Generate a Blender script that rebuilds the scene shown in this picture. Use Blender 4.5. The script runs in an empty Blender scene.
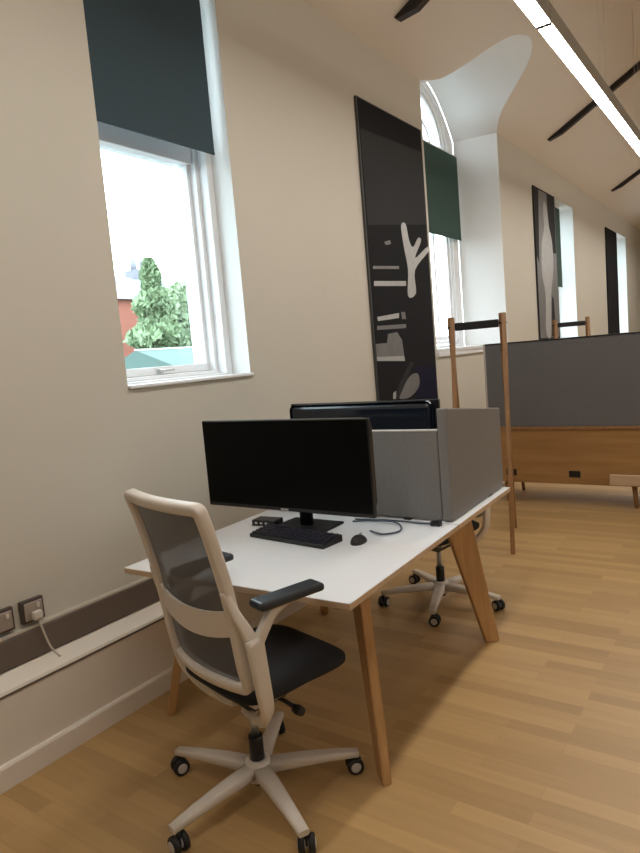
import bpy, bmesh, math, random
from math import sin, cos, pi, radians
from mathutils import Vector, Matrix, Euler, geometry

scene = bpy.context.scene
COL = scene.collection
random.seed(7)

# ------------------------------------------------------------------ materials
def mat(name, color, rough=0.6, metal=0.0, var=0.0, vscale=6.0, bump=0.0, bscale=80.0, spec=0.5,
        emit=None, estr=0.0, coat=0.0):
    m = bpy.data.materials.new(name)
    m.use_nodes = True
    nt = m.node_tree
    b = nt.nodes['Principled BSDF']
    b.inputs['Base Color'].default_value = (*color, 1)
    b.inputs['Roughness'].default_value = rough
    b.inputs['Metallic'].default_value = metal
    b.inputs['Specular IOR Level'].default_value = spec
    b.inputs['Coat Weight'].default_value = coat
    tc = nt.nodes.new('ShaderNodeTexCoord')
    if var > 0:
        n = nt.nodes.new('ShaderNodeTexNoise')
        n.inputs['Scale'].default_value = vscale
        n.inputs['Detail'].default_value = 4
        nt.links.new(tc.outputs['Object'], n.inputs['Vector'])
        mx = nt.nodes.new('ShaderNodeMix'); mx.data_type = 'RGBA'
        mx.inputs[6].default_value = (*[max(0, c * (1 - var)) for c in color], 1)
        mx.inputs[7].default_value = (*[min(1, c * (1 + var)) for c in color], 1)
        nt.links.new(n.outputs['Fac'], mx.inputs[0])
        nt.links.new(mx.outputs[2], b.inputs['Base Color'])
    if bump > 0:
        n2 = nt.nodes.new('ShaderNodeTexNoise')
        n2.inputs['Scale'].default_value = bscale
        n2.inputs['Detail'].default_value = 3
        nt.links.new(tc.outputs['Object'], n2.inputs['Vector'])
        bp = nt.nodes.new('ShaderNodeBump')
        bp.inputs['Strength'].default_value = bump
        bp.inputs['Distance'].default_value = 0.004
        nt.links.new(n2.outputs['Fac'], bp.inputs['Height'])
        nt.links.new(bp.outputs['Normal'], b.inputs['Normal'])
    if emit:
        b.inputs['Emission Color'].default_value = (*emit, 1)
        b.inputs['Emission Strength'].default_value = estr
    return m

def wood(name, c1, c2, axis='Y', scale=1.0, rough=0.45):
    m = mat(name, c1, rough)
    nt = m.node_tree; b = nt.nodes['Principled BSDF']
    tc = nt.nodes.new('ShaderNodeTexCoord'); mp = nt.nodes.new('ShaderNodeMapping')
    s = [22 * scale] * 3; s['XYZ'.index(axis)] = 1.6 * scale
    mp.inputs['Scale'].default_value = s
    n = nt.nodes.new('ShaderNodeTexNoise'); n.inputs['Scale'].default_value = 1.5
    n.inputs['Detail'].default_value = 5; n.inputs['Distortion'].default_value = 0.6
    r = nt.nodes.new('ShaderNodeValToRGB')
    r.color_ramp.elements[0].position = 0.3; r.color_ramp.elements[0].color = (*c1, 1)
    r.color_ramp.elements[1].position = 0.72; r.color_ramp.elements[1].color = (*c2, 1)
    nt.links.new(tc.outputs['Object'], mp.inputs['Vector']); nt.links.new(mp.outputs[0], n.inputs['Vector'])
    nt.links.new(n.outputs['Fac'], r.inputs[0]); nt.links.new(r.outputs[0], b.inputs['Base Color'])
    return m

def floor_material():
    m = mat('oak_plank_floor', (0.4, 0.25, 0.12), 0.42)
    nt = m.node_tree; b = nt.nodes['Principled BSDF']
    tc = nt.nodes.new('ShaderNodeTexCoord')
    br = nt.nodes.new('ShaderNodeTexBrick')
    br.inputs['Scale'].default_value = 1.0
    br.inputs['Brick Width'].default_value = 0.65
    br.inputs['Row Height'].default_value = 0.07
    br.inputs['Mortar Size'].default_value = 0.0012
    br.inputs['Mortar Smooth'].default_value = 0.2
    br.inputs['Bias'].default_value = 0.0
    br.inputs['Color1'].default_value = (0.0, 0.0, 0.0, 1)
    br.inputs['Color2'].default_value = (1, 1, 1, 1)
    br.inputs['Mortar'].default_value = (0.2, 0.2, 0.2, 1)
    br.offset = 0.37
    nt.links.new(tc.outputs['Object'], br.inputs['Vector'])
    mp = nt.nodes.new('ShaderNodeMapping'); mp.inputs['Scale'].default_value = (2.0, 30, 1)
    n = nt.nodes.new('ShaderNodeTexNoise'); n.inputs['Scale'].default_value = 1.3; n.inputs['Detail'].default_value = 6
    nt.links.new(tc.outputs['Object'], mp.inputs['Vector']); nt.links.new(mp.outputs[0], n.inputs['Vector'])
    ad = nt.nodes.new('ShaderNodeMix'); ad.data_type = 'RGBA'
    ad.inputs[0].default_value = 0.45
    nt.links.new(br.outputs['Color'], ad.inputs[6]); nt.links.new(n.outputs['Fac'], ad.inputs[7])
    r = nt.nodes.new('ShaderNodeValToRGB')
    r.color_ramp.elements[0].position = 0.1; r.color_ramp.elements[0].color = (0.35, 0.215, 0.084, 1)
    r.color_ramp.elements[1].position = 0.9; r.color_ramp.elements[1].color = (0.53, 0.340, 0.145, 1)
    nt.links.new(ad.outputs[2], r.inputs[0]); nt.links.new(r.outputs[0], b.inputs['Base Color'])
    return m

def glass_material():
    m = bpy.data.materials.new('window_glass'); m.use_nodes = True
    nt = m.node_tree; nt.nodes.clear()
    o = nt.nodes.new('ShaderNodeOutputMaterial'); t = nt.nodes.new('ShaderNodeBsdfTransparent')
    g = nt.nodes.new('ShaderNodeBsdfGlossy'); g.inputs['Roughness'].default_value = 0.02
    lw = nt.nodes.new('ShaderNodeLayerWeight'); lw.inputs['Blend'].default_value = 0.5
    pw = nt.nodes.new('ShaderNodeMath'); pw.operation = 'POWER'; pw.inputs[1].default_value = 5.0
    f = nt.nodes.new('ShaderNodeMath'); f.operation = 'MULTIPLY_ADD'; f.inputs[1].default_value = 0.95; f.inputs[2].default_value = 0.04
    nt.links.new(lw.outputs['Facing'], pw.inputs[0]); nt.links.new(pw.outputs[0], f.inputs[0])
    mx = nt.nodes.new('ShaderNodeMixShader')
    t.inputs['Color'].default_value = (0.93, 0.97, 0.96, 1)
    nt.links.new(f.outputs[0], mx.inputs[0]); nt.links.new(t.outputs[0], mx.inputs[1]); nt.links.new(g.outputs[0], mx.inputs[2])
    nt.links.new(mx.outputs[0], o.inputs[0])
    return m

def mesh_fabric(name, color, alpha):
    m = mat(name, color, 0.8)
    nt = m.node_tree; b = nt.nodes['Principled BSDF']; b.inputs['Alpha'].default_value = alpha
    return m

M = dict(
    wall=mat('cream_wall_paint', (0.58, 0.55, 0.475), 0.7, var=0.02, vscale=2.0, bump=0.05, bscale=60),
    ceiling=mat('cream_ceiling_paint', (0.68, 0.62, 0.545), 0.8, var=0.02, vscale=1.5),
    reveal=mat('white_reveal_paint', (0.78, 0.79, 0.78), 0.6),
    frame=mat('white_window_frame', (0.82, 0.84, 0.86), 0.35),
    trim=mat('painted_casing', (0.78, 0.72, 0.64), 0.5),
    trunk=mat('grey_trunking', (0.145, 0.115, 0.095), 0.5),
    trunk_edge=mat('pale_trunking_lip', (0.55, 0.5, 0.43), 0.5),
    floor=floor_material(),
    glass=glass_material(),
    blind=mat('dark_teal_blind', (0.034, 0.062, 0.080), 0.85, bump=0.1, bscale=300),
    blind_green=mat('green_blind', (0.032, 0.075, 0.062), 0.85, bump=0.1, bscale=300),
    laminate=mat('white_laminate', (0.83, 0.85, 0.88), 0.32),
    ply=wood('ply_edge', (0.52, 0.37, 0.24), (0.62, 0.46, 0.31), 'X'),
    oak=wood('oak_leg', (0.44, 0.245, 0.10), (0.58, 0.345, 0.155), 'Z'),
    oak_rail=wood('oak_rail', (0.24, 0.125, 0.05), (0.33, 0.18, 0.08), 'Y'),
    oak_dark=wood('brown_wood', (0.25, 0.13, 0.055), (0.38, 0.205, 0.085), 'Z'),
    oak_panel=wood('orange_oak_panel', (0.30, 0.16, 0.055), (0.40, 0.22, 0.08), 'X', 0.6),
    black=mat('black_plastic', (0.006, 0.006, 0.008), 0.4),
    screen=mat('black_screen_glass', (0.002, 0.002, 0.002), 0.35, spec=0.08),
    gloss_black=mat('glossy_black_shell', (0.006, 0.010, 0.018), 0.16, spec=0.6),
    navy=mat('dark_keys', (0.012, 0.010, 0.026), 0.5),
    rubber=mat('black_rubber', (0.008, 0.008, 0.009), 0.6),
    white_plastic=mat('warm_white_plastic', (0.66, 0.60, 0.53), 0.42),
    silver=mat('silver', (0.6, 0.6, 0.6), 0.3, metal=0.9),
    hubcap=mat('pale_grey_hubcap', (0.55, 0.52, 0.5), 0.4),
    chair_mesh=mesh_fabric('grey_chair_mesh', (0.105, 0.11, 0.12), 0.9),
    seat=mat('black_seat_fabric', (0.010, 0.010, 0.012), 0.9, bump=0.2, bscale=400),
    armpad=mat('black_armpad', (0.018, 0.022, 0.028), 0.33),
    felt=mat('grey_felt', (0.225, 0.215, 0.21), 0.95, var=0.12, vscale=60, bump=0.3, bscale=260),
    felt_dark=mat('dark_grey_felt', (0.14, 0.14, 0.147), 0.95, var=0.12, vscale=50, bump=0.3, bscale=260),
    felt_edge=mat('pale_edge_trim', (0.52, 0.5, 0.48), 0.6),
    steel=mat('white_steel', (0.6, 0.58, 0.55), 0.4),
    beam=mat('dark_beam', (0.016, 0.011, 0.010), 0.5),
    lamp_body=mat('grey_aluminium', (0.42, 0.42, 0.41), 0.5),
    lamp=mat('lit_diffuser', (0.9, 0.9, 0.88), 0.4, emit=(1.0, 0.95, 0.88), estr=40.0),
    cap=mat('dark_joint', (0.05, 0.05, 0.05), 0.5),
    poster=mat('black_poster_print', (0.016, 0.016, 0.018), 0.8, spec=0.1),
    poster_navy=mat('navy_poster_print', (0.016, 0.014, 0.032), 0.8, spec=0.1),
    poster_dark=mat('charcoal_poster_print', (0.038, 0.038, 0.040), 0.8, spec=0.1),
    poster_mid=mat('grey_poster_print', (0.17, 0.17, 0.17), 0.5, var=0.25, vscale=9),
    poster_pale=mat('pale_poster_print', (0.42, 0.42, 0.42), 0.5, var=0.2, vscale=14),
    socket=mat('brushed_socket_plate', (0.42, 0.37, 0.33), 0.35, metal=0.4),
    socket_dark=mat('socket_surround', (0.07, 0.05, 0.042), 0.5),
    cable=mat('white_cable', (0.6, 0.56, 0.5), 0.5),
    cable_blue=mat('slate_cable', (0.06, 0.09, 0.12), 0.4),
    leaf=mat('tree_leaves', (0.22, 0.30, 0.17), 0.7, var=0.45, vscale=1.2),
    leaf2=mat('bush_leaves', (0.28, 0.36, 0.22), 0.7, var=0.4, vscale=1.2),
    bark=mat('bark', (0.16, 0.11, 0.07), 0.9),
    brick=mat('red_brick', (0.34, 0.12, 0.085), 0.85, var=0.2, vscale=8),
    slate=mat('grey_slate', (0.20, 0.20, 0.23), 0.8, var=0.2, vscale=5),
    shed=mat('teal_shed_roof', (0.075, 0.13, 0.115), 0.7, var=0.2, vscale=3),
    grey_ground=mat('neutral_grey_ground', (0.21, 0.21, 0.20), 0.95, var=0.15, vscale=1.5),  # greyed so light bounced onto the vaulted reveal is not green
)

# ------------------------------------------------------------------ mesh builder
class MB:
    def __init__(s): s.bm = bmesh.new(); s.mats = []
    def mi(s, m):
        if m not in s.mats: s.mats.append(m)
        return s.mats.index(m)
    def face(s, pts, m):
        vs = [s.bm.verts.new(p) for p in pts]
        f = s.bm.faces.new(vs); f.material_index = s.mi(m); return f
    def box(s, lo, hi, m, bevel=0.0, mtx=None, seg=2):
        x0, y0, z0 = lo; x1, y1, z1 = hi
        b = bmesh.new()
        c = [(x0,y0,z0),(x1,y0,z0),(x1,y1,z0),(x0,y1,z0),(x0,y0,z1),(x1,y0,z1),(x1,y1,z1),(x0,y1,z1)]
        v = [b.verts.new(p) for p in c]
        for q in ((3,2,1,0),(4,5,6,7),(0,1,5,4),(1,2,6,5),(2,3,7,6),(3,0,4,7)): b.faces.new([v[i] for i in q])
        if bevel > 0: bmesh.ops.bevel(b, geom=list(b.edges), offset=bevel, segments=seg, affect='EDGES', profile=0.5)
        s.merge(b, m, mtx)
    def merge(s, b, m, mtx=None):
        k = s.mi(m); mp = {}
        b.verts.index_update()
        for v in b.verts: mp[v] = s.bm.verts.new(mtx @ v.co if mtx else v.co)
        for f in b.faces:
            try:
                nf = s.bm.faces.new([mp[v] for v in f.verts]); nf.material_index = k; nf.smooth = f.smooth
            except ValueError: pass
        b.free()
    def prism(s, pts, axis, a, b_, m, bevel=0.0):
        """2-D outline pts extruded along axis from a to b_"""
        def P(u, v, w):
            return {'X': (w, u, v), 'Y': (u, w, v), 'Z': (u, v, w)}[axis]
        b = bmesh.new()
        A = [b.verts.new(P(u, v, a)) for u, v in pts]; B = [b.verts.new(P(u, v, b_)) for u, v in pts]
        b.faces.new(A); b.faces.new(B[::-1]); n = len(pts)
        for i in range(n): b.faces.new((A[i], B[i], B[(i+1) % n], A[(i+1) % n]))
        bmesh.ops.recalc_face_normals(b, faces=b.faces)
        if bevel > 0: bmesh.ops.bevel(b, geom=list(b.edges), offset=bevel, segments=2, affect='EDGES', profile=0.5)
        s.merge(b, m)
    def tube(s, pts, r, m, n=10, closed=False, flat=None, up=None):
        """sweep along pts; r radius or list; flat=(a,b) gives a rounded-rectangle section of half sizes a (side) b (up)"""
        pts = [Vector(p) for p in pts]; L = len(pts)
        rs = r if isinstance(r, (list, tuple)) else [r] * L
        rings = []; prev = None
        b = bmesh.new()
        for i, p in enumerate(pts):
            if closed: t = (pts[(i+1) % L] - pts[i-1]).normalized()
            else: t = (pts[min(i+1, L-1)] - pts[max(i-1, 0)]).normalized()
            ref = Vector(up) if up else (prev if prev else (Vector((0,0,1)) if abs(t.z) < 0.9 else Vector((0,1,0))))
            side = t.cross(ref)
            if side.length < 1e-5: side = t.cross(Vector((1,0,0)))
            side.normalize(); u = side.cross(t).normalized(); prev = u
            ring = []
            for k in range(n):
                a = 2*pi*(k+0.5)/n
                if flat:
                    fa, fb = flat[i] if isinstance(flat, list) else flat
                    ca, sa = cos(a), sin(a); q = 0.45
                    ox = math.copysign(abs(ca)**q, ca)*fa; oy = math.copysign(abs(sa)**q, sa)*fb
                else: ox, oy = cos(a)*rs[i], sin(a)*rs[i]
                ring.append(b.verts.new(p + side*ox + u*oy))
            rings.append(ring)
        for i in range(L if closed else L-1):
            A, B = rings[i], rings[(i+1) % L]
            for k in range(n):
                f = b.faces.new((A[k], A[(k+1) % n], B[(k+1) % n], B[k])); f.smooth = True
        if not closed: b.faces.new(rings[0][::-1]); b.faces.new(rings[-1])
        bmesh.ops.recalc_face_normals(b, faces=b.faces)
        s.merge(b, m)
    def lathe(s, prof, m, n=24, mtx=None):
        b = bmesh.new(); rings = []
        for r, z in prof:
            rings.append([b.verts.new((r*cos(2*pi*k/n), r*sin(2*pi*k/n), z)) for k in range(n)])
        for A, B in zip(rings, rings[1:]):
            for k in range(n):
                f = b.faces.new((A[k], A[(k+1)%n], B[(k+1)%n], B[k])); f.smooth = True
        b.faces.new(rings[0][::-1]); b.faces.new(rings[-1])
        bmesh.ops.recalc_face_normals(b, faces=b.faces)
        s.merge(b, m, mtx)
    def grid(s, rows, m, smooth=True):
        R = [[s.bm.verts.new(p) for p in r] for r in rows]; k = s.mi(m)
        for A, B in zip(R, R[1:]):
            for i in range(len(A)-1):
                f = s.bm.faces.new((A[i], A[i+1], B[i+1], B[i])); f.material_index = k; f.smooth = smooth
    def sheet(s, outer, holes, fn, m):
        """planar 2-D region with holes, mapped to 3-D by fn(u, v)"""
        loops = [outer] + holes
        tris = geometry.tessellate_polygon([[Vector((u, v, 0)) for u, v in l] for l in loops])
        flat = [p for l in loops for p in l]
        vs = [s.bm.verts.new(fn(*p)) for p in flat]; k = s.mi(m)
        for t in tris:
            try: f = s.bm.faces.new([vs[i] for i in t]); f.material_index = k
            except ValueError: pass
    def build(s, name, parent=None, recalc=False, loc=None):
        if recalc: bmesh.ops.recalc_face_normals(s.bm, faces=s.bm.faces)
        me = bpy.data.meshes.new(name); s.bm.to_mesh(me); s.bm.free()
        for m in s.mats: me.materials.append(m)
        o = bpy.data.objects.new(name, me); COL.objects.link(o)
        if parent: o.parent = parent
        if loc: o.location = loc
        return o

def tag(o, label=None, cat=None, group=None, kind=None):
    if label: o['label'] = label
    if cat: o['category'] = cat
    if group: o['group'] = group
    if kind: o['kind'] = kind
    return o
def thing(name, label, cat, loc=(0,0,0), rz=0, group=None):
    o = bpy.data.objects.new(name, None); COL.objects.link(o)
    o.location = loc; o.rotation_euler = (0, 0, rz); o.empty_display_size = 0.1
    return tag(o, label, cat, group)
def structure(o, label=None):
    o['kind'] = 'structure'
    if label: o['label'] = label
    return o
def copy_tree(o, parent=None):
    c = o.copy(); COL.objects.link(c)
    if parent: c.parent = parent
    for ch in list(o.children): copy_tree(ch, c)
    return c
def smooth_curve(pts, per=6, closed=False):
    P = [Vector(p) for p in pts]; n = len(P); out = []
    rng = n if closed else n-1
    for i in range(rng):
        p0 = P[i-1] if (closed or i > 0) else P[0]; p1 = P[i]; p2 = P[(i+1) % n]
        p3 = P[(i+2) % n] if (closed or i+2 < n) else P[-1]
        for k in range(per):
            t = k/per
            out.append(0.5*((2*p1) + (-p0+p2)*t + (2*p0-5*p1+4*p2-p3)*t*t + (-p0+3*p1-3*p2+p3)*t**3))
    if not closed: out.append(P[-1])
    return out

# ------------------------------------------------------------------ room shell
WX = -2.53          # inner face of the window wall
EAVE = 3.9; SL = 0.56; RIDGE = 2.0; RX = 6.53
Y0, Y1 = -3.0, 24.0
def cz(x): return EAVE + SL*(x-WX) if x < RIDGE else EAVE + SL*(RX-x)

b = MB(); b.box((-2.75, Y0, -0.12), (RX, Y1, 0), M['floor']); structure(b.build('floor'), 'light oak plank floor running across the room')

W1 = (2.02, 2.92, 1.47, 3.78)
W2 = (5.56, 7.55, 1.49)
W3 = (9.55, 10.95, 1.49, 3.52)
W4 = (14.1, 15.5, 1.49, 3.52)
def rect(y0, y1, z0, z1): return [(y0, z0), (y1, z0), (y1, z1), (y0, z1)]
b = MB()
outer = [(Y0, 0), (Y1, 0), (Y1, EAVE), (W2[1], EAVE), (W2[1], W2[2]), (W2[0], W2[2]), (W2[0], EAVE), (Y0, EAVE)]
b.sheet(outer, [rect(*W1), rect(*W3), rect(*W4)], lambda u, v: (WX, u, v), M['wall'])
structure(b.build('wall_left'), 'cream painted wall with tall windows')

# outer arris of the vaulted window head, lying on the sloping ceiling: (x, y)
arr = smooth_curve([(-2.53,5.56,0),(-2.44,5.80,0),(-2.24,5.95,0),(-2.03,6.05,0),(-1.87,6.20,0),(-1.80,6.45,0),
                    (-1.86,6.68,0),(-1.98,6.85,0),(-2.16,7.02,0),(-2.38,7.25,0),(-2.53,7.55,0)], 4)
b = MB()
outer = [(WX, Y0), (RIDGE, Y0), (RIDGE, Y1), (WX, Y1)] + [(p.x, p.y) for p in reversed(arr)]
b.sheet(outer, [], lambda x, y: (x, y, cz(x)), M['ceiling'])
b.face([(RIDGE, Y0, cz(RIDGE)), (RX, Y0, EAVE), (RX, Y1, EAVE), (RIDGE, Y1, cz(RIDGE))], M['ceiling'])
structure(b.build('ceiling'), 'cream pitched ceiling')
b = MB(); b.face([(RX, Y0, 0), (RX, Y1, 0), (RX, Y1, EAVE), (RX, Y0, EAVE)], M['wall']); structure(b.build('wall_right'))
b = MB(); b.face([(WX, Y0, 0), (RX, Y0, 0), (RX, Y0, EAVE), (RIDGE, Y0, cz(RIDGE)), (WX, Y0, EAVE)], M['wall']); structure(b.build('wall_back'))
b = MB(); b.face([(WX, Y1, 0), (RX, Y1, 0), (RX, Y1, EAVE), (RIDGE, Y1, cz(RIDGE)), (WX, Y1, EAVE)], M['wall']); structure(b.build('wall_far'))

# heating casing, skirting and dado trunking along the window wall
cy0, cy1 = Y0+0.01, Y1-0.01
b = MB()
b.prism([(WX+0.001, 0.0), (-2.43, 0.0), (-2.43, 0.352), (-2.436, 0.366), (-2.50, 0.408), (WX+0.001, 0.412)], 'Y', cy0, cy1, M['trim'])
b.prism([(-2.43, 0.348), (-2.4265, 0.348), (-2.4265, 0.356), (-2.43, 0.356)], 'Y', cy0, cy1, M['trunk'])
structure(b.build('trim_1'), 'pale boxed casing with a sloping ledge below the trunking')
b = MB()
b.prism([(-2.43, 0.0), (-2.412, 0.0), (-2.412, 0.085), (-2.418, 0.094), (-2.43, 0.096)], 'Y', cy0, cy1, M['trim'])
structure(b.build('baseboard_left'), 'pale skirting board')
b = MB()
b.prism([(WX+0.001, 0.413), (-2.502, 0.413), (-2.498, 0.42), (-2.498, 0.53), (-2.502, 0.538), (WX+0.001, 0.538)], 'Y', cy0, cy1, M['trunk'])
b.prism([(WX+0.001, 0.5385), (-2.499, 0.5385), (-2.499, 0.548), (WX+0.001, 0.548)], 'Y', cy0, cy1, M['trunk_edge'])
structure(b.build('trim_2'), 'dark grey cable trunking along the wall')

# ---- window 1
def ring(b, y0, y1, z0, z1, wl, wr, wb, wt, xa, xb, m, bev=0.004):
    b.box((xa, y0, z0), (xb, y0+wl, z1), m, bev); b.box((xa, y1-wr, z0), (xb, y1, z1), m, bev)
    b.box((xa, y0+wl, z0), (xb, y1-wr, z0+wb), m, bev); b.box((xa, y0+wl, z1-wt), (xb, y1-wr, z1), m, bev)
def reveal_box(y0, y1, z0, z1, xin):
    b = MB(); f = lambda *p: b.face(p, M['reveal'])
    f((WX,y0,z0),(xin,y0,z0),(xin,y0,z1),(WX,y0,z1)); f((WX,y1,z0),(xin,y1,z0),(xin,y1,z1),(WX,y1,z1))
    f((WX,y0,z1),(xin,y0,z1),(xin,y1,z1),(WX,y1,z1)); f((WX,y0,z0),(xin,y0,z0),(xin,y1,z0),(WX,y1,z0))
    return b
b = reveal_box(*W1, -2.95); structure(b.build('trim_3'), 'white plaster reveal of the near window')
b = MB(); y0, y1, z0, z1 = W1
ring(b, y0, y1, z0, z1, .045, .050, .03, .05, -2.94, -2.67, M['frame'])
ring(b, y0+.045, y1-.050, z0+.03, z1-.05, .03, .028, .022, .04, -2.90, -2.735, M['frame'])
ring(b, y0+.075, y1-.078, z0+.052, 2.735, .02, .024, .0, .0, -2.84, -2.78, M['frame'])
b.box((-2.87, y0+.075, 2.72), (-2.755, y1-.078, 2.85), M['frame'], .005)
b.box((-2.85, y0+.096, z0+.0525), (-2.775, y1-.103, 1.568), M['frame'], .005)
w1 = structure(b.build('window_1'), 'white framed near window')
b = MB(); b.box((-2.818, y0+.094, 1.565), (-2.808, y1-.10, 2.737), M['glass']); b.box((-2.818, y0+.076, 2.833), (-2.808, y1-.071, z1-.09), M['glass']); b.build('pane', w1)
b = MB(); b.box((-2.665, y0+.002, z0+.0005), (-2.512, y1+.012, z0+.018), M['frame'], .004); b.build('sill', w1)
b = MB(); b.box((-2.775, 2.42, 1.532), (-2.757, 2.455, 1.556), M['silver'], .003); b.box((-2.757, 2.43, 1.54), (-2.745, 2.53, 1.552), M['silver'], .003); b.build('handle', w1)

def roller_blind(label, x, ya, yb, zb, zt, m):
    t = thing('roller_blind', label, 'blind', (x, (ya+yb)/2, zb)); h = (yb-ya)/2
    b = MB(); b.box((-.0015, -h, 0.012), (.0015, h, zt-zb), m); b.build('fabric', t)
    b = MB(); b.box((-.006, -h, 0), (.006, h, .014), m, .003); b.build('bottom_bar', t)
    b = MB(); b.tube([(-.02, -h, zt-zb+.005), (-.02, h, zt-zb+.005)], .022, M['frame'], 14); b.build('roller', t)
    return t
roller_blind('dark teal roller blind half lowered over the near window', -2.60, 2.03, 2.87, 2.742, 3.72, M['blind'])

# ---- window 2: splayed, vaulted reveal
XI = -3.0; yi0, yi1, zs, rise = 5.80, 7.40, 3.88, 0.52
N = len(arr)
inner = []
for i in range(N):
    s_ = -1 + 2*i/(N-1)
    inner.append(Vector((XI, 6.60+0.80*s_, zs + rise*(1-s_*s_))))
b = MB()
outer3 = [Vector((p.x, p.y, cz(p.x))) for p in arr]
rows = [[outer3[i].lerp(inner[i], t) for i in range(N)] for t in (0, .25, .5, .75, 1)]
b.grid(rows, M['reveal'])
for (yo, yi) in ((W2[0], yi0), (W2[1], yi1)):
    b.face([(WX, yo, W2[2]), (XI, yi, W2[2]), (XI, yi, zs), (WX, yo, EAVE)], M['reveal'])
b.face([(WX, W2[0], W2[2]), (XI, yi0, W2[2]), (XI, yi1, W2[2]), (WX, W2[1], W2[2])], M['reveal'])
structure(b.build('trim_4'), 'white splayed reveal with vaulted head around the arched window')

yc, rg = 6.60, 0.56
def arch_outline(r, zb, ztop, n=24):
    return [(yc-r, zb), (yc+r, zb)] + [(yc+r*cos(pi*k/n), ztop+r*sin(pi*k/n)) for k in range(n+1)]
def arch_frame(b, rin, rout, zb_in, zb_out, ztop, xa, xb, m, outline=None):
    o = outline or arch_outline(rout, zb_out, ztop); i = arch_outline(rin, zb_in, ztop)
    for x in (xa, xb): b.sheet(o, [i], lambda u, v, x=x: (x, u, v), m)
    for L in (o, i):
        for p, q in zip(L, L[1:]+L[:1]): b.face([(xa, *p), (xa, *q), (xb, *q), (xb, *p)], m)
b = MB()
ol = [(yi0, W2[2]), (yi1, W2[2])] + [(v.y, v.z) for v in reversed(inner)]
arch_frame(b, rg+.075, 0, 1.56, 0, 3.70, XI-.10, XI-.005, M['frame'], ol)
arch_frame(b, rg+.03, rg+.0745, 1.61, 1.565, 3.70, XI-.085, XI-.025, M['frame'])
arch_frame(b, rg-.015, rg+.0295, 1.66, 1.612, 3.70, XI-.075, XI-.045, M['frame'])
b.box((XI-.085, yc-rg+.01, 3.60), (XI-.03, yc+rg-.01, 3.69), M['frame'], .005)
b.box((XI-.075, yc+.18, 1.655), (XI-.045, yc+.22, 3.6), M['frame'], .004)
b.tube([(XI-.06, yc+.30*cos(pi*k/20), 3.69+.30*sin(pi*k/20)) for k in range(21)], .014, M['frame'], 8)
w2 = structure(b.build('window_2'), 'tall arched white framed window')
b = MB(); L = arch_outline(rg, 1.64, 3.70); b.face([(XI-.062, *p) for p in L], M['glass']); b.build('pane', w2)
b = MB(); b.prism([(XI+.01, W2[2]+.001), (WX+.03, W2[2]+.001), (WX+.03, W2[2]+.035), (XI+.01, W2[2]+.035)], 'Y', yi0+.16, yi1+.09, M['frame'], .004); b.build('sill', w2)
b = MB(); b.box((WX+.0005, W2[0]+.0, W2[2]-.04), (WX+.022, W2[1]+.03, W2[2]+.03), M['frame'], .004); b.build('sill_board', w2)
roller_blind('green roller blind over the arched window beside the black poster', -2.955, 5.84, 7.37, 2.75, 3.69, M['blind_green'])

# ---- windows 3 and 4, farther along
for k, (ya, yb, za, zb) in ((3, W3), (4, W4)):
    bb = reveal_box(ya, yb, za, zb, -2.93); structure(bb.build('trim_%d' % (k+2)), 'white reveal of a far window')
    b = MB(); ring(b, ya, yb, za, zb, .07, .07, .07, .07, -2.92, -2.82, M['frame'])
    b.box((-2.90, ya+.07, 2.55), (-2.84, yb-.07, 2.62), M['frame'], .004)
    w = structure(b.build('window_%d' % k), 'white framed far window')
    b = MB(); b.box((-2.875, ya+.07, za+.07), (-2.868, yb-.07, zb-.07), M['glass']); b.build('pane', w)
    b = MB(); b.box((-2.82, ya+.005, za+.0005), (WX+.02, yb-.005, za+.02), M['frame'], .004); b.build('sill', w)
roller_blind('far dark roller blind behind the edge of the pale poster', -2.66, 9.58, 10.66, 2.30, 3.49, M['blind_green'])

# ---- ceiling beams (dark, lying up the slope)
for yy, lab in ((4.71, 'dark ceiling beam nearest the camera above the black poster'),
                (8.80, 'dark ceiling beam crossing behind the linear light'),
                (12.82, 'farthest dark ceiling beam at the right of the picture')):
    b = MB(); x0 = -2.30; dp = .10 if yy < 5 else .07
    pr = [(x0, cz(x0)-.002), (x0+.02, cz(x0+.02)-.03), (x0+.18, cz(x0+.18)-dp), (RIDGE-.02, cz(RIDGE-.02)-dp), (RIDGE-.02, cz(RIDGE-.02)-.002)]
    b.prism(pr, 'Y', yy-.035, yy+.035, M['beam'])
    tag(b.build('ceiling_beam'), lab, 'beam')

# ------------------------------------------------------------------ linear lights
def light_unit(label, x, y, L=1.71, z=3.40, group=None):
    t = thing('linear_pendant_light', label, 'light', (x, y, z), group=group); h = L/2
    b = MB(); b.box((-.041, -h+.004, .012), (.041, h-.004, .125), M['lamp_body'], .003); b.build('housing', t)
    b = MB(); b.box((-.041, -h+.022, 0), (.041, h-.022, .0115), M['lamp'], .003); b.build('diffuser', t)
    for s_ in (-1, 1):
        b = MB(); b.box((-.041, s_*(h-.0125)-.0085, 0), (.041, s_*(h-.0125)+.0085, .0115), M['cap'], .002); b.build('end_cap', t)
        b = MB(); b.tube([(0, s_*(h-.12), .125), (0, s_*(h-.12), cz(x)-z-.001)], .0012, M['silver'], 6); b.build('suspension_wire', t)
    return t
LX = -1.10
U = light_unit('lit linear pendant light cut by the top edge of the picture', LX, 3.385)
def more_light(x, y, label, group=None):
    c = copy_tree(U); c.location = (x, y, 3.40); c['label'] = label
    if group: c['group'] = group
    dz = cz(x) - cz(LX)
    for ch in c.children:
        if ch.name.startswith('suspension_wire') and abs(dz) > 1e-6:
            ch.data = ch.data.copy()
            for v in ch.data.vertices:
                if v.co.z > .5: v.co.z += dz
    return c
more_light(LX, 5.095, 'lit linear pendant light in the middle of the row, left of the second beam')
more_light(LX, 6.805, 'lit linear pendant light farthest along the row, at the right edge')
off = 'unseen linear pendant light added to help light the room'
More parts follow.
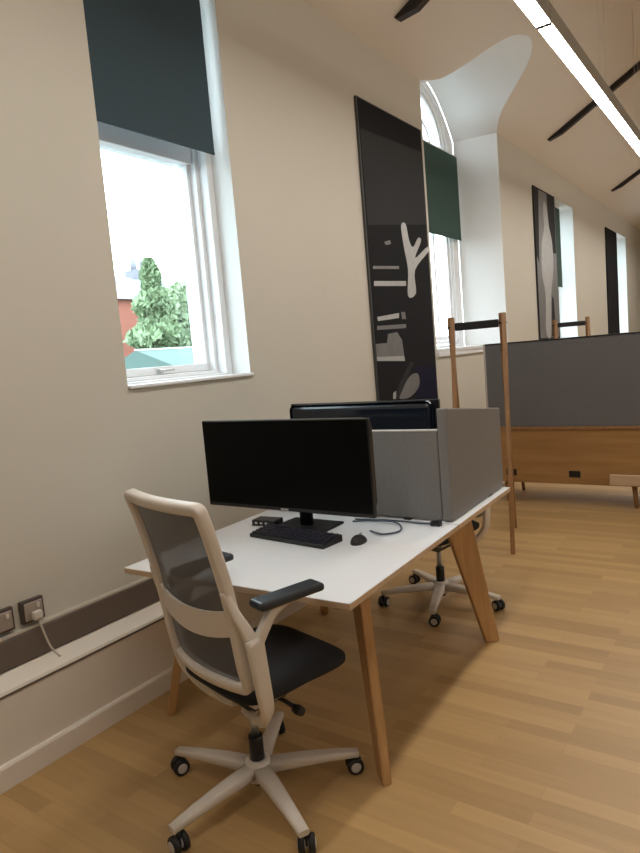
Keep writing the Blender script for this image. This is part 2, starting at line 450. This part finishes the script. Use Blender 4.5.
for k in (-1, 0, 3, 4, 5, 6, 7): more_light(LX, 3.385+1.71*k if k > 0 else 1.675+1.71*k, off, 'added linear lights out of view')  # visible row carried on out of view, units added for room light
for k in range(9): more_light(2.7, 0.6+1.71*k, off, 'added linear lights out of view')  # unseen second row, added as fill light for the room

# ------------------------------------------------------------------ posters
def patch(b, pts, m, x=0.0125): b.face([(x, u, v) for u, v in pts], m)
PY, PZ = 4.38, 1.02
t = thing('wall_poster', 'tall black poster with a pale raised arm between the two windows', 'poster', (WX+.001, PY, PZ))
b = MB(); b.box((0, 0, 0), (.02, 1.10, 2.43), M['cap'], .002); b.build('backing_board', t)
b = MB(); X = .0205
b.face([(X, .01, .01), (X, 1.085, .01), (X, 1.085, 2.42), (X, .01, 2.42)], M['poster'])
PP = [('poster_dark', [(4.403, 3.219), (5.449, 3.257), (5.46, 2.635), (4.415, 2.511)], 0), ('poster_navy', [(5.066, 1.397), (5.46, 1.371), (5.46, 1.066), (5.023, 1.115)], 0), ('poster_pale', [(4.965, 2.566), (5.05, 2.592), (5.096, 2.464), (5.163, 2.412), (5.273, 2.499), (5.33, 2.478), (5.188, 2.321), (5.445, 2.437), (5.46, 2.394), (5.172, 2.218), (5.161, 2.022), (5.005, 1.992), (5.038, 2.21), (4.992, 2.389)], 1), ('poster_mid', [(4.65, 2.406), (4.754, 2.432), (4.766, 2.401), (4.68, 2.385)], 1), ('poster_mid', [(4.445, 2.206), (4.879, 2.233), (4.875, 2.209), (4.442, 2.183)], 1), ('poster_pale', [(4.443, 2.091), (4.987, 2.116), (4.981, 2.075), (4.438, 2.053)], 1), ('poster_pale', [(4.449, 1.815), (4.82, 1.849), (4.814, 1.808), (4.46, 1.784)], 1), ('poster_mid', [(4.857, 1.857), (4.929, 1.858), (4.939, 1.799), (4.866, 1.799)], 1), ('poster_mid', [(4.438, 1.746), (4.932, 1.758), (4.927, 1.724), (4.434, 1.715)], 1), ('poster_mid', [(4.395, 1.608), (4.579, 1.61), (4.606, 1.681), (4.762, 1.694), (4.84, 1.626), (4.867, 1.451), (4.398, 1.476)], 1), ('poster_pale', [(4.395, 1.508), (4.856, 1.493), (4.867, 1.451), (4.398, 1.476)], 2), ('poster_mid', [(4.715, 1.155), (4.838, 1.26), (4.96, 1.327), (5.094, 1.326), (5.098, 1.221), (4.913, 1.143)], 1), ('poster_dark', [(4.958, 1.437), (5.033, 1.433), (4.715, 1.155), (4.645, 1.154), (4.732, 1.269)], 2), ('poster_pale', [(4.619, 1.205), (4.672, 1.217), (4.662, 1.152), (4.611, 1.157)], 2)]
for k, (mn, pts, dx) in enumerate(PP):
    q = [(p.x, p.y) for p in smooth_curve([(u, v, 0) for u, v in pts], 4, True)] if len(pts) > 5 and len(pts) != 7 else pts
    b.face([(X + .0006*(dx+1), u-PY, v-PZ) for u, v in q], M[mn])
b.build('printed_face', t)

t = thing('wall_poster', 'far pale grey poster showing a tall white figure', 'poster', (WX+.001, 8.80, 1.52))
b = MB(); b.box((0, 0, 0), (.02, 1.02, 2.0), M['poster_dark'], .002); b.build('backing_board', t)
b = MB()
b.face([(X, .02, .02), (X, 1.0, .02), (X, 1.0, 1.98), (X, .02, 1.98)], M['poster_mid'])
b.face([(X+.0006, .02, 1.1), (X+.0006, .12, 1.0), (X+.0006, .22, 1.98), (X+.0006, .02, 1.98)], M['poster_dark'])
b.face([(X+.0006, .70, 1.2), (X+.0006, .98, 1.2), (X+.0006, .98, 1.98), (X+.0006, .6, 1.98)], M['poster_dark'])
b.face([(X+.0012, p.x, p.y) for p in smooth_curve([(u, v, 0) for u, v in ((.30,.1),(.52,.05),(.62,.6),(.80,1.0),(.78,1.35),(.66,1.55),(.58,1.80),(.46,1.86),(.40,1.7),(.42,1.5),(.28,1.3),(.22,.9),(.34,.6))], 4, True)], M['poster_pale'])
b.face([(X+.0012, u, v) for u, v in ((.55,.03),(.80,.03),(.74,.55),(.66,.6))], M['poster_dark'])
b.build('printed_face', t)

t = thing('wall_poster', 'farthest black poster beside a bright strip of window', 'poster', (WX+.001, 13.35, 1.45))
b = MB(); b.box((0, 0, 0), (.02, 1.05, 2.05), M['poster'], .002); b.build('backing_board', t)
b = MB(); b.face([(X, .01, .01), (X, 1.04, .01), (X, 1.04, 2.04), (X, .01, 2.04)], M['poster']); b.build('printed_face', t)

# ------------------------------------------------------------------ sockets
def socket(y, label, plug=False):
    t = thing('power_socket', label, 'socket', (WX+.0005, y, .562))
    b = MB(); b.box((0, -.05, 0), (.022, .05, .095), M['socket_dark'], .004); b.build('back_box', t)
    b = MB(); b.box((.0222, -.040, .010), (.028, .040, .085), M['socket'], .003); b.build('faceplate', t)
    b = MB(); b.box((.0283, .012, .055), (.033, .026, .077), M['white_plastic'], .002); b.build('switch', t)
    return t
socket(1.26, 'power socket at the left edge of the picture, above the trunking')
socket(1.392, 'power socket with a plugged-in white cable above the trunking')
t = thing('power_cable', 'white cable hanging from the right-hand power socket', 'cable', (WX+.0005, 1.395, .562))
b = MB(); b.box((.0285, -.022, .012), (.058, .02, .048), M['cable'], .008); b.build('plug', t)
b = MB(); pts = smooth_curve([(.048, 0, .016), (.052, .008, -.03), (.049, .022, -.08), (.052, .036, -.125), (.066, .046, -.149), (.085, .05, -.163)], 5)
b.tube(pts, .0045, M['cable'], 8); b.build('cord', t)

# ------------------------------------------------------------------ bench desk
DZ = .7285
XL, XR, YN, YM, YF = -2.262, -1.148, 1.713, 2.715, 3.517
desk = thing('bench_desk', 'white topped bench desk on splayed oak legs beside the window wall', 'desk', ((XL+XR)/2, (YN+YF)/2, 0))
DA = radians(1.9)
ox, oy = (XL+XR)/2, (YN+YF)/2
def dbuild(b, name): 
    o = b.build(name, desk); o.matrix_parent_inverse = Matrix.Translation((-ox, -oy, 0)); return o
for ya, yb in ((YN, YM-.004), (YM+.004, YF)):
    b = MB()
    b.box((XL, ya, DZ-.0245), (XR, yb, DZ-.002), M['ply'], .002)
    b.box((XL, ya, DZ-.0019), (XR, yb, DZ), M['laminate'], .0007)
    dbuild(b, 'worktop')
for x in (XL+.13, XR-.13):
    b = MB(); b.box((x-.02, YN+.12, DZ-.085), (x+.02, YF-.12, DZ-.0255), M['oak_rail'], .003); dbuild(b, 'side_rail')
for y in (YN+.20, YF-.36):
    b = MB(); b.box((XL+.152, y-.02, DZ-.085), (XR-.152, y+.02, DZ-.0255), M['oak_rail'], .003); dbuild(b, 'cross_rail')
b = MB(); b.prism([(2.50, DZ-.0256), (2.50, DZ-.12), (2.93, DZ-.12), (2.93, DZ-.0256), (2.924, DZ-.0256), (2.924, DZ-.114), (2.506, DZ-.114), (2.506, DZ-.0256)], 'X', XL+.2, XR-.2, M['steel']); dbuild(b, 'cable_tray')
def plank_leg(foot, sx, sy, wd=None):
    f = Vector((foot[0], foot[1], 0)); d = Vector((sx, sy, 0)).normalized()
    top = f - d*.165 + Vector((0, 0, DZ-.0255))
    if wd: d = Vector((*wd, 0)).normalized()
    n = Vector((-d.y, d.x, 0))
    b = MB(); bm = bmesh.new(); rows = []
    for t, hw, th in ((0, .036, .017), (.04, .038, .018), (1, .075, .02)):
        c = f.lerp(top, t); rows.append([bm.verts.new(c + d*hw*u + n*th*v) for u, v in ((-1,-1),(1,-1),(1,1),(-1,1))])
    for A, B in zip(rows, rows[1:]):
        for k in range(4): bm.faces.new((A[k], A[(k+1)%4], B[(k+1)%4], B[k]))
    bm.faces.new(rows[0][::-1]); bm.faces.new(rows[-1])
    bmesh.ops.recalc_face_normals(bm, faces=bm.faces)
    bmesh.ops.bevel(bm, geom=list(bm.edges), offset=.004, segments=2, affect='EDGES')
    b.merge(bm, M['oak']); return b
for foot, sx, sy in (((-1.158, 1.868), 1, -1), ((-2.25, 1.868), -1, -1), ((-1.158, 3.10), 1, 1), ((-2.20, 3.10), -1, 1)):
    dbuild(plank_leg(foot, sx, sy, (1, -1) if (sx, sy) == (-1, -1) else None), 'leg')
dr = Matrix.Rotation(DA, 3, 'Z') @ Vector((ox-XR, oy-YN, 0))
desk.location = (XR+dr.x, YN+dr.y, 0); desk.rotation_euler.z = DA

# felt desk screen standing on the desk
t = thing('desk_screen', 'grey felt L-shaped desk screen clamped between the two workstations', 'screen', (-1.70, 2.735, DZ), DA)
b = MB(); b.box((-.54, -.016, .006), (.430, .016, .43), M['felt'], .006); b.box((-.54, -.0165, .43), (.430, .0165, .437), M['felt_edge'], .002); b.build('front_panel', t)
b = MB(); b.prism([(-.018, .006), (.765, .006), (.765, .452), (-.018, .538)], 'X', .432, .482, M['felt'], .007); b.build('side_panel', t)
for x, y in ((-.35, 0), (.25, 0), (.457, .55)):
    b = MB(); b.box((x-.02, y-.025, 0), (x+.02, y+.025, .0065), M['black'], .001); b.build('clamp', t)

# ------------------------------------------------------------------ monitors
def monitor(label, loc, rz, tilt=0.0):
    t = thing('ultrawide_monitor', label, 'monitor', loc, rz)
    # local: screen faces -y, base at origin
    W_, z0, z1 = .485, .118, .548
    b = MB()
    b.prism([(-W_, z0), (W_, z0), (W_, z1), (-W_, z1)], 'Y', -.142, -.120, M['black'], .004)
    b.box((-W_+.02, -.1125, z0+.02), (W_-.02, -.074, z1-.004), M['gloss_black'], .036, seg=5)
    o = b.build('display_housing', t)
    b = MB(); b.box((-W_+.006, -.1432, z0+.018), (W_-.006, -.1421, z1-.006), M['screen']); b.build('screen', t)
    b = MB(); b.box((-.022, -.1445, z0+.004), (.022, -.1422, z0+.013), M['silver'], .001); b.build('badge', t)
    b = MB(); b.tube([(0, .02, .012), (0, .02, .17), (0, -.005, .26), (0, -.07, .30)], .03, M['black'], 12, flat=(.034, .016)); b.build('neck', t)
    b = MB(); b.box((-.15, -.065, 0), (.15, .125, .012), M['black'], .005); b.build('base', t)
    return t
monitor('wide black monitor with its screen facing the mesh chair', (-1.865, 2.445, DZ), 0)
monitor('wide monitor seen from behind over the grey desk screen', (-1.905, 2.98, DZ), pi)

# ------------------------------------------------------------------ things on the near desk
t = thing('keyboard', 'dark keyboard in front of the near monitor', 'keyboard', (-1.795, 2.265, DZ), -.10)
b = MB(); b.prism([(-.064, 0), (.07, 0), (.07, .032), (-.064, .018)], 'X', -.230, .230, M['black'], .004); b.build('case', t)
b = MB()
for r in range(5):
    for c in range(15):
        x = -.210 + c*.030; y = -.044 + r*.0238
        zz = .0185 + (y+.064)/.134*.014
        b.box((x-.0115, y-.0095, zz), (x+.0115, y+.0095, zz+.006), M['navy'], .002, seg=1)
tag(b.build('keys', t), kind='stuff')
t = thing('docking_station', 'flat black docking box between keyboard and monitor foot', 'dock', (-2.095, 2.44, DZ), .1)
b = MB(); b.box((-.07, -.04, 0), (.07, .04, .03), M['black'], .005); b.build('body', t)
b = MB()
for k in range(3): b.box((-.05+.03*k, -.0405, .01), (-.035+.03*k, -.0385, .02), M['silver'])
b.build('ports', t)
t = thing('mouse', 'black computer mouse beside the keyboard', 'mouse', (-1.485, 2.325, DZ), .2)
b = MB(); bm = bmesh.new(); bmesh.ops.create_uvsphere(bm, u_segments=20, v_segments=12, radius=1)
for v in bm.verts:
    v.co = Vector((v.co.x*.034, v.co.y*.056, max(0, v.co.z)*.034*(1-.25*v.co.y)))
for f in bm.faces: f.smooth = True
bmesh.ops.remove_doubles(bm, verts=bm.verts, dist=1e-5)
b.merge(bm, M['black']); b.build('shell', t)
b = MB(); b.tube([(-.004, .03, .026), (.004, .03, .026)], .009, M['silver'], 12); b.build('scroll_wheel', t)
t = thing('monitor_cables', 'slate cables looping on the desk right of the monitor foot', 'cable', (-1.53, 2.49, DZ))
b = MB()
b.tube(smooth_curve([(-.15, .10, .0085), (-.08, .135, .0085), (.05, .14, .012), (.12, .09, .009), (.15, .01, .0085), (.10, -.05, .0085), (.02, -.02, .0085)], 6), .0045, M['cable_blue'], 8)
b.build('power_lead', t)
b = MB(); b.tube(smooth_curve([(-.16, .14, .0085), (-.02, .165, .0085), (.10, .17, .0085), (.18, .165, .0085), (.25, .17, .0085)], 6), .004, M['cable_blue'], 8); b.build('video_lead', t)
b = MB(); b.box((.235, .157, 0), (.285, .187, .022), M['black'], .005); b.build('connector', t)

# ------------------------------------------------------------------ office chairs
def office_chair(label, loc, rz, spoke0=0.0):
    t = thing('office_chair', label, 'chair', loc, rz)
    # base
    b = MB(); b.lathe([(.030, .055), (.046, .06), (.05, .085), (.046, .125), (.034, .132)], M['white_plastic']); b.build('base_hub', t)
    for k in range(5):
        a = spoke0 + 2*pi*k/5; d = Vector((cos(a), sin(a), 0)); n = Vector((-sin(a), cos(a), 0))
        b = MB()
        b.tube([d*.03+Vector((0,0,.098)), d*.15+Vector((0,0,.096)), d*.27+Vector((0,0,.090)), d*.37+Vector((0,0,.080))], 1, M['white_plastic'], 12,
               flat=[(.032, .022), (.028, .019), (.023, .015), (.019, .011)], up=(0, 0, 1))
        leg = b.build('base_spoke', t)
        c = d*.355 + n*.012; ca = a + 1.1 + .5*k
        ax = Vector((cos(ca), sin(ca), 0))
        b = MB()
        for s_ in (-1, 1):
            q = Matrix.Translation(Vector((c.x, c.y, .031)) + ax*s_*.017) @ ax.to_track_quat('Z', 'Y').to_matrix().to_4x4()
            b.lathe([(.022, -.011), (.030, -.008), (.031, 0), (.030, .008), (.022, .011)], M['rubber'], 22, q)
            b.lathe([(.017, -.0125), (.019, -.0118), (.019, .0118), (.017, .0125)], M['hubcap'], 18, q)
        b.tube([(c.x, c.y, .031), (c.x, c.y, .072)], .008, M['rubber'], 8)
        b.tube([Vector((c.x, c.y, .031))-ax*.015, Vector((c.x, c.y, .031))+ax*.015], .007, M['rubber'], 8)
        b.build('caster', leg)
    b = MB(); b.lathe([(.026, .04), (.026, .20), (.0255, .22)], M['black'], 20); b.lathe([(.016, .2205), (.016, .345)], M['silver'], 16); b.build('gas_column', t)
    # mechanism
    b = MB(); b.prism([(-.045, .345), (.10, .345), (.15, .375), (.15, .432), (-.09, .432), (-.09, .395)], 'X', -.07, .07, M['black'], .008)
    b.build('tilt_mechanism', t)
    b = MB(); b.tube([(.07, .03, .39), (.15, .04, .385), (.20, .05, .372)], .008, M['black'], 8); b.lathe([(.015, -.02), (.018, 0), (.015, .02)], M['black'], 12, Matrix.Translation((.205, .05, .37)) @ Matrix.Rotation(pi/2, 4, 'Y')); b.build('lever', t)
    # seat
    b = MB(); bm = bmesh.new(); rows = []
    nu, nv = 16, 16
    def seat_pt(u, v, top):
        # u,v in -1..1 mapped to a superellipse outline
        r = max(abs(u), abs(v)); 
        if r > 0:
            l = (abs(u)**5 + abs(v)**5)**(1/5); k = r/l
        else: k = 1
        x = u*k*(.235 - .006*v); y = .078 + v*k*.24
        e = r**6
        z = (.514 - .006*(1-u*u)*0 - .030*e - (.035*max(0, v-.45)**1.6 if v > .45 else 0) + .012*u*u*(1-e)) if top else (.450 + .016*e - .01*max(0, v))
        return Vector((x, y, z))
    grids = []
    for top in (True, False):
        g = [[bm.verts.new(seat_pt(-1+2*i/nu, -1+2*j/nv, top)) for i in range(nu+1)] for j in range(nv+1)]
        for A, B in zip(g, g[1:]):
            for i in range(nu): bm.faces.new((A[i], A[i+1], B[i+1], B[i]))
        grids.append(g)
    T, Bm = grids
    edge = [(0, i) for i in range(nu)] + [(j, nu) for j in range(nv)] + [(nv, i) for i in range(nu, 0, -1)] + [(j, 0) for j in range(nv, 0, -1)]
    for p, q in zip(edge, edge[1:]+edge[:1]):
        bm.faces.new((T[p[0]][p[1]], T[q[0]][q[1]], Bm[q[0]][q[1]], Bm[p[0]][p[1]]))
    for f in bm.faces: f.smooth = True
    bmesh.ops.recalc_face_normals(bm, faces=bm.faces)
    b.merge(bm, M['seat']); b.build('seat', t)
    b = MB(); b.box((-.19, -.11, .4325), (.19, .25, .452), M['white_plastic'], .004); b.build('seat_pan', t)
    # back: centre line (y, z) of the reclined backrest
    prof = smooth_curve([(0, -.175, .530), (0, -.190, .60), (0, -.203, .72), (0, -.225, .88), (0, -.262, 1.05), (0, -.285, 1.135)], 8)
    def back_pt(u, tt, off=0.0):
        k = tt*(len(prof)-1); i = min(int(k), len(prof)-2); p = prof[i].lerp(prof[i+1], k-i)
        return Vector((u*(.222 + .008*tt), p.y + .035*u*u*(1-.3*tt) + off, p.z))
    # frame loop
    loop = []
    c = .10
    for k in range(9): loop.append(back_pt(-1+c+(2-2*c)*k/8, 0))
    for k in range(1, 5):
        a = pi/2*k/5; loop.append(back_pt(1-c+c*sin(a), .075*(1-cos(a))))
    for k in range(13): loop.append(back_pt(1, .075+.885*k/12))
    for k in range(1, 5):
        a = pi/2*k/5; loop.append(back_pt(1-c*(1-cos(a)), .96+.04*sin(a)))
    for k in range(9): loop.append(back_pt(1-c-(2-2*c)*k/8, 1))
    for k in range(1, 5):
        a = pi/2*k/5; loop.append(back_pt(-1+c-c*sin(a), 1-.04*(1-cos(a))))
    for k in range(13): loop.append(back_pt(-1, .96-.885*k/12))
    for k in range(1, 5):
        a = pi/2*k/5; loop.append(back_pt(-1+c*(1-cos(a)), .075*(1-sin(a))))
    b = MB(); b.tube(loop, 1, M['white_plastic'], 12, closed=True, flat=(.018, .020), up=(0, -1, -.2)); fr = b.build('backrest_frame', t)
    b = MB()
    rows = [[back_pt(-.96+1.92*i/12, .02+.96*j/24, .002) for i in range(13)] for j in range(25)]
    b.grid(rows, M['chair_mesh']); b.build('backrest_mesh', t)
    b = MB()
    lo = [back_pt(-.97+1.94*i/12, .35 + .045*(i/6-1)**2, -.012) for i in range(13)]
    hi = [back_pt(-.97+1.94*i/12, .475 + .03*(i/6-1)**2, -.012) for i in range(13)]
    lo2 = [p + Vector((0, .010, 0)) for p in lo]; hi2 = [p + Vector((0, .010, 0)) for p in hi]
    b.grid([lo, hi, hi2, lo2, lo], M['white_plastic'], False); b.build('lumbar_band', t)
    # side supports, each with its armrest
    for s_ in (-1, 1):
        b = MB()
        pts = smooth_curve([(s_*.03, -.05, .352), (s_*.10, -.062, .352), (s_*.20, -.085, .388), (s_*.258, -.110, .46), (s_*.268, -.125, .56), (s_*.268, -.140, .71)], 5)
        nn = len(pts)-1
        b.tube(pts, 1, M['white_plastic'], 12, flat=[((.013+.019*i/nn), .013) for i in range(len(pts))], up=(s_, 0, .35))
        pts = smooth_curve([(s_*.267, -.140, .68), (s_*.258, -.160, .74), (s_*.243, -.185, .80), (s_*.230, -.205, .87)], 5)
        b.tube(pts, 1, M['white_plastic'], 12, flat=[(.022-.009*i/15, .012) for i in range(len(pts))], up=(s_, 0, 0))
        pts = smooth_curve([(s_*.268, -.135, .68), (s_*.269, -.095, .735), (s_*.265, -.055, .772), (s_*.262, .005, .790)], 5)
        b.tube(pts, 1, M['white_plastic'], 12, flat=[(.020-.004*i/15, .012) for i in range(len(pts))], up=(s_, 0, 0))
        sp = b.build('arm_support', t)
        b = MB(); m = Matrix.Translation((s_*.262, .008, .802)) @ Matrix.Rotation(-s_*.06, 4, 'Z')
        b.box((-.040, -.125, -.014), (.040, .125, .014), M['armpad'], .012, m, 3); b.build('armrest', sp)
    return t
office_chair('white framed office chair with grey mesh back pulled out before the desk', (-1.530, 1.603, 0), -radians(14), radians(346.5))
office_chair('office chair mostly hidden behind the desk, its casters by the oak leg', (-1.661, 3.492, 0), pi-radians(8), radians(358-172))

# ------------------------------------------------------------------ wooden A-frame rails
def rack(label, loc, rz=0.0, half=.172):
    t = thing('coat_rack', label, 'rack', loc, rz)
    for s_ in (-1, 1):
        for sy, off in ((-1, .011), (1, -.011)):
            b = MB(); bm = bmesh.new(); rows = []
            for y, z, hw, th in ((sy*.35, 0, .019, .016), (sy*.005, 1.76, .026, .016)):
                rows.append([bm.verts.new((s_*(half+.02)+off+th*v, y+hw*u, z)) for u, v in ((-1,-1),(1,-1),(1,1),(-1,1))])
            for k in range(4): bm.faces.new((rows[0][k], rows[0][(k+1)%4], rows[1][(k+1)%4], rows[1][k]))
            bm.faces.new(rows[0][::-1]); bm.faces.new(rows[1])
            bmesh.ops.recalc_face_normals(bm, faces=bm.faces)
            bmesh.ops.bevel(bm, geom=list(bm.edges), offset=.004, segments=2, affect='EDGES')
            b.merge(bm, M['oak_dark']); b.build('leg', t)
    b = MB(); b.box((-half+.009, -.018, 1.655), (half-.009, .018, 1.715), M['black'], .006); b.build('crossbar', t)
    for s_ in (-1, 1):
        b = MB(); b.tube([(s_*(half-.016), 0, 1.685), (s_*(half+.05), 0, 1.685)], .009, M['black'], 10); b.build('bolt', t)
    return t
rack('wooden A-frame stand with a black crossbar between the desk and the grey partition', (-1.838, 4.79, 0), radians(15))
rack('far A-frame stand whose black crossbar shows above the grey partition', (-2.06, 8.6, 0), radians(14))

# ------------------------------------------------------------------ grey felt and oak partition unit
PX0, PX1, PYY = -2.235, .15, 6.0
t = thing('partition_unit', 'grey felt partition over an orange oak base on short legs', 'partition', ((PX0+PX1)/2, PYY+.2, 0))
cx = (PX0+PX1)/2; hw = (PX1-PX0)/2
b = MB(); b.box((-hw, -.2, .735), (hw, -.15, 1.515), M['felt_dark'], .006); b.build('felt_screen', t)
b = MB(); b.box((-hw, -.202, 1.5155), (hw, -.148, 1.530), M['black'], .003); b.build('top_rail', t)
b = MB(); b.box((-hw-.018, -.202, .735), (-hw-.0005, -.148, 1.530), M['felt_edge'], .003); b.build('edge_trim', t)
b = MB(); b.box((-hw, -.19, .20), (hw, .40, .705), M['oak_panel'], .005); b.build('cabinet_body', t)
b = MB(); b.box((-hw-.01, -.205, .7055), (hw+.01, .42, .7345), M['oak_rail'], .004); b.build('cabinet_top', t)
for x in (-1.0, -.42, .4):
    b = MB(); b.box((x-.05, -.194, .265), (x+.05, -.1895, .325), M['black'], .002); b.build('finger_pull', t)
b = MB(); b.box((-.12, -.235, .215), (hw, -.1905, .305), M['ply'], .004); b.build('drawer_front', t)
for x in (-hw+.12, .06, hw-.12):
    for y in (-.12, .32):
        b = MB(); b.tube([(x, y, .20), (x+.015, y-.015 if y < 0 else y+.015, 0)], [.024, .015], M['oak_dark'], 14); b.build('leg', t)

# ------------------------------------------------------------------ outdoors
b = MB(); b.box((-70, -30, -.3), (-3.4, 80, -.2), M['grey_ground']); o = b.build('ground'); structure(o, 'ground outside the windows, greyed to keep bounced light neutral')
def leaves(b, n, m, fn, size):
    for _ in range(n):
        c, nrm = fn()
        r = Euler((random.uniform(0, 6.3), random.uniform(0, 6.3), random.uniform(0, 6.3))).to_matrix()
        s = size*random.uniform(.6, 1.4)
        b.face([Vector(c) + r @ Vector(p)*s for p in ((-.5, 0, 0), (0, -.28, .05), (.5, 0, 0), (0, .28, .05))], m)
def conifer(label, x, y, h, rad):
    t = thing('conifer_tree', label, 'tree', (x, y, -.2))
    b = MB()
    def fn():
        k = random.random()**1.5; z = .6 + (h-.6)*k; rr = rad*(1-k)**.8*(.75+.25*sin(z*7)) * random.random()**.35 + .05
        a = random.uniform(0, 2*pi); return (rr*cos(a), rr*sin(a), z - .2*rr), None
    leaves(b, 9000, M['leaf'], fn, .27); tag(b.build('foliage', t))
    b = MB(); b.tube([(0, 0, 0), (0, 0, h*.9)], [.16, .03], M['bark'], 10); b.build('trunk', t)
def bush(label, x, y, h, rad):
    t = thing('leafy_tree', label, 'tree', (x, y, -.2)); b = MB()
    cs = [(random.uniform(-.5, .5)*rad, random.uniform(-.5, .5)*rad, h*random.uniform(.45, .8), rad*random.uniform(.4, .6)) for _ in range(9)]
    def fn():
        cx_, cy_, cz_, r_ = random.choice(cs); v = Vector((random.gauss(0,1), random.gauss(0,1), random.gauss(0,1))).normalized()*r_*random.random()**.3
        return (cx_+v.x, cy_+v.y, cz_+v.z), None
    leaves(b, 9000, M['leaf2'], fn, .27); b.build('foliage', t)
    b = MB(); b.tube([(0, 0, 0), (.1, 0, h*.6)], [.2, .08], M['bark'], 10); b.build('trunk', t)
conifer('tall pointed green tree outside the near window', -15, 13.25, 5.0, 1.5)
bush('rounded leafy tree right of the pointed tree outside the near window', -20, 19.6, 5.7, 2.3)
# house with chimney
hs = thing('brick_house', 'red brick house with a grey roof left of the trees outside', 'house', (-27, 20.3, -.2))
b = MB(); b.box((-4, -2.6, 0), (4, 3.6, 4.9), M['brick']); b.build('walls', hs)
b = MB(); b.prism([(-4.3, 4.9), (4.3, 4.9), (0, 6.6)], 'Y', -2.7, 3.7, M['slate']); b.build('roof', hs)
b = MB(); b.box((-.45, 2.25, 5.9), (.45, 3.35, 6.95), M['slate']); b.build('chimney', hs)
for y in (2.5, 3.1):
    b = MB(); b.lathe([(.17, 6.95), (.14, 7.5)], M['slate'], 12, Matrix.Translation((0, y, 0))); b.build('chimney_pot', hs)
sh = thing('garden_shed', 'low shed with a pale ridged roof below the trees outside', 'shed', (-11.5, 11.2, -.2))
b = MB(); b.box((-1.2, -1.6, 0), (1.2, 1.6, 1.75), M['shed']); b.build('walls', sh)
b = MB(); b.prism([(-1.35, 1.75), (1.35, 1.75), (0, 2.22)], 'Y', -1.7, 1.7, M['shed']); b.build('roof', sh)
b = MB(); b.box((-.03, -1.71, 2.215), (.03, 1.71, 2.245), M['frame']); b.build('ridge_cap', sh)

# ------------------------------------------------------------------ world, camera, view
w = bpy.data.worlds.new('overcast'); scene.world = w; w.use_nodes = True
bg = w.node_tree.nodes['Background']
bg.inputs['Color'].default_value = (0.80, 0.91, 1.0, 1); bg.inputs['Strength'].default_value = 7.0

Rm = [[0.8195323903481446, -0.007253534741110693, -0.5729869522109698],
      [0.566813006897101, -0.13666491388518992, 0.8124319765525115],
      [-0.08420021604796248, -0.9905907770348528, -0.10788992571581148]]
cd = bpy.data.cameras.new('camera'); cam = bpy.data.objects.new('camera', cd); COL.objects.link(cam)
cd.sensor_fit = 'VERTICAL'; cd.sensor_height = 24.0; cd.lens = 645.0/853.0*24.0; cd.clip_start = .05; cd.clip_end = 300
mw = Matrix(((Rm[0][0], -Rm[0][1], -Rm[0][2], 0), (Rm[1][0], -Rm[1][1], -Rm[1][2], 0), (Rm[2][0], -Rm[2][1], -Rm[2][2], 1.55), (0, 0, 0, 1)))
cam.matrix_world = mw
scene.camera = cam

vs = scene.view_settings
scene.display_settings.display_device = 'sRGB'
vs.view_transform = 'Standard'; vs.look = 'None'; vs.gamma = 1.0; vs.use_curve_mapping = False
vs.exposure = 0.0
try:
    scene.cycles.use_denoising = True
    scene.cycles.max_bounces = 10; scene.cycles.diffuse_bounces = 6
    scene.cycles.sample_clamp_indirect = 8.0
except Exception: pass
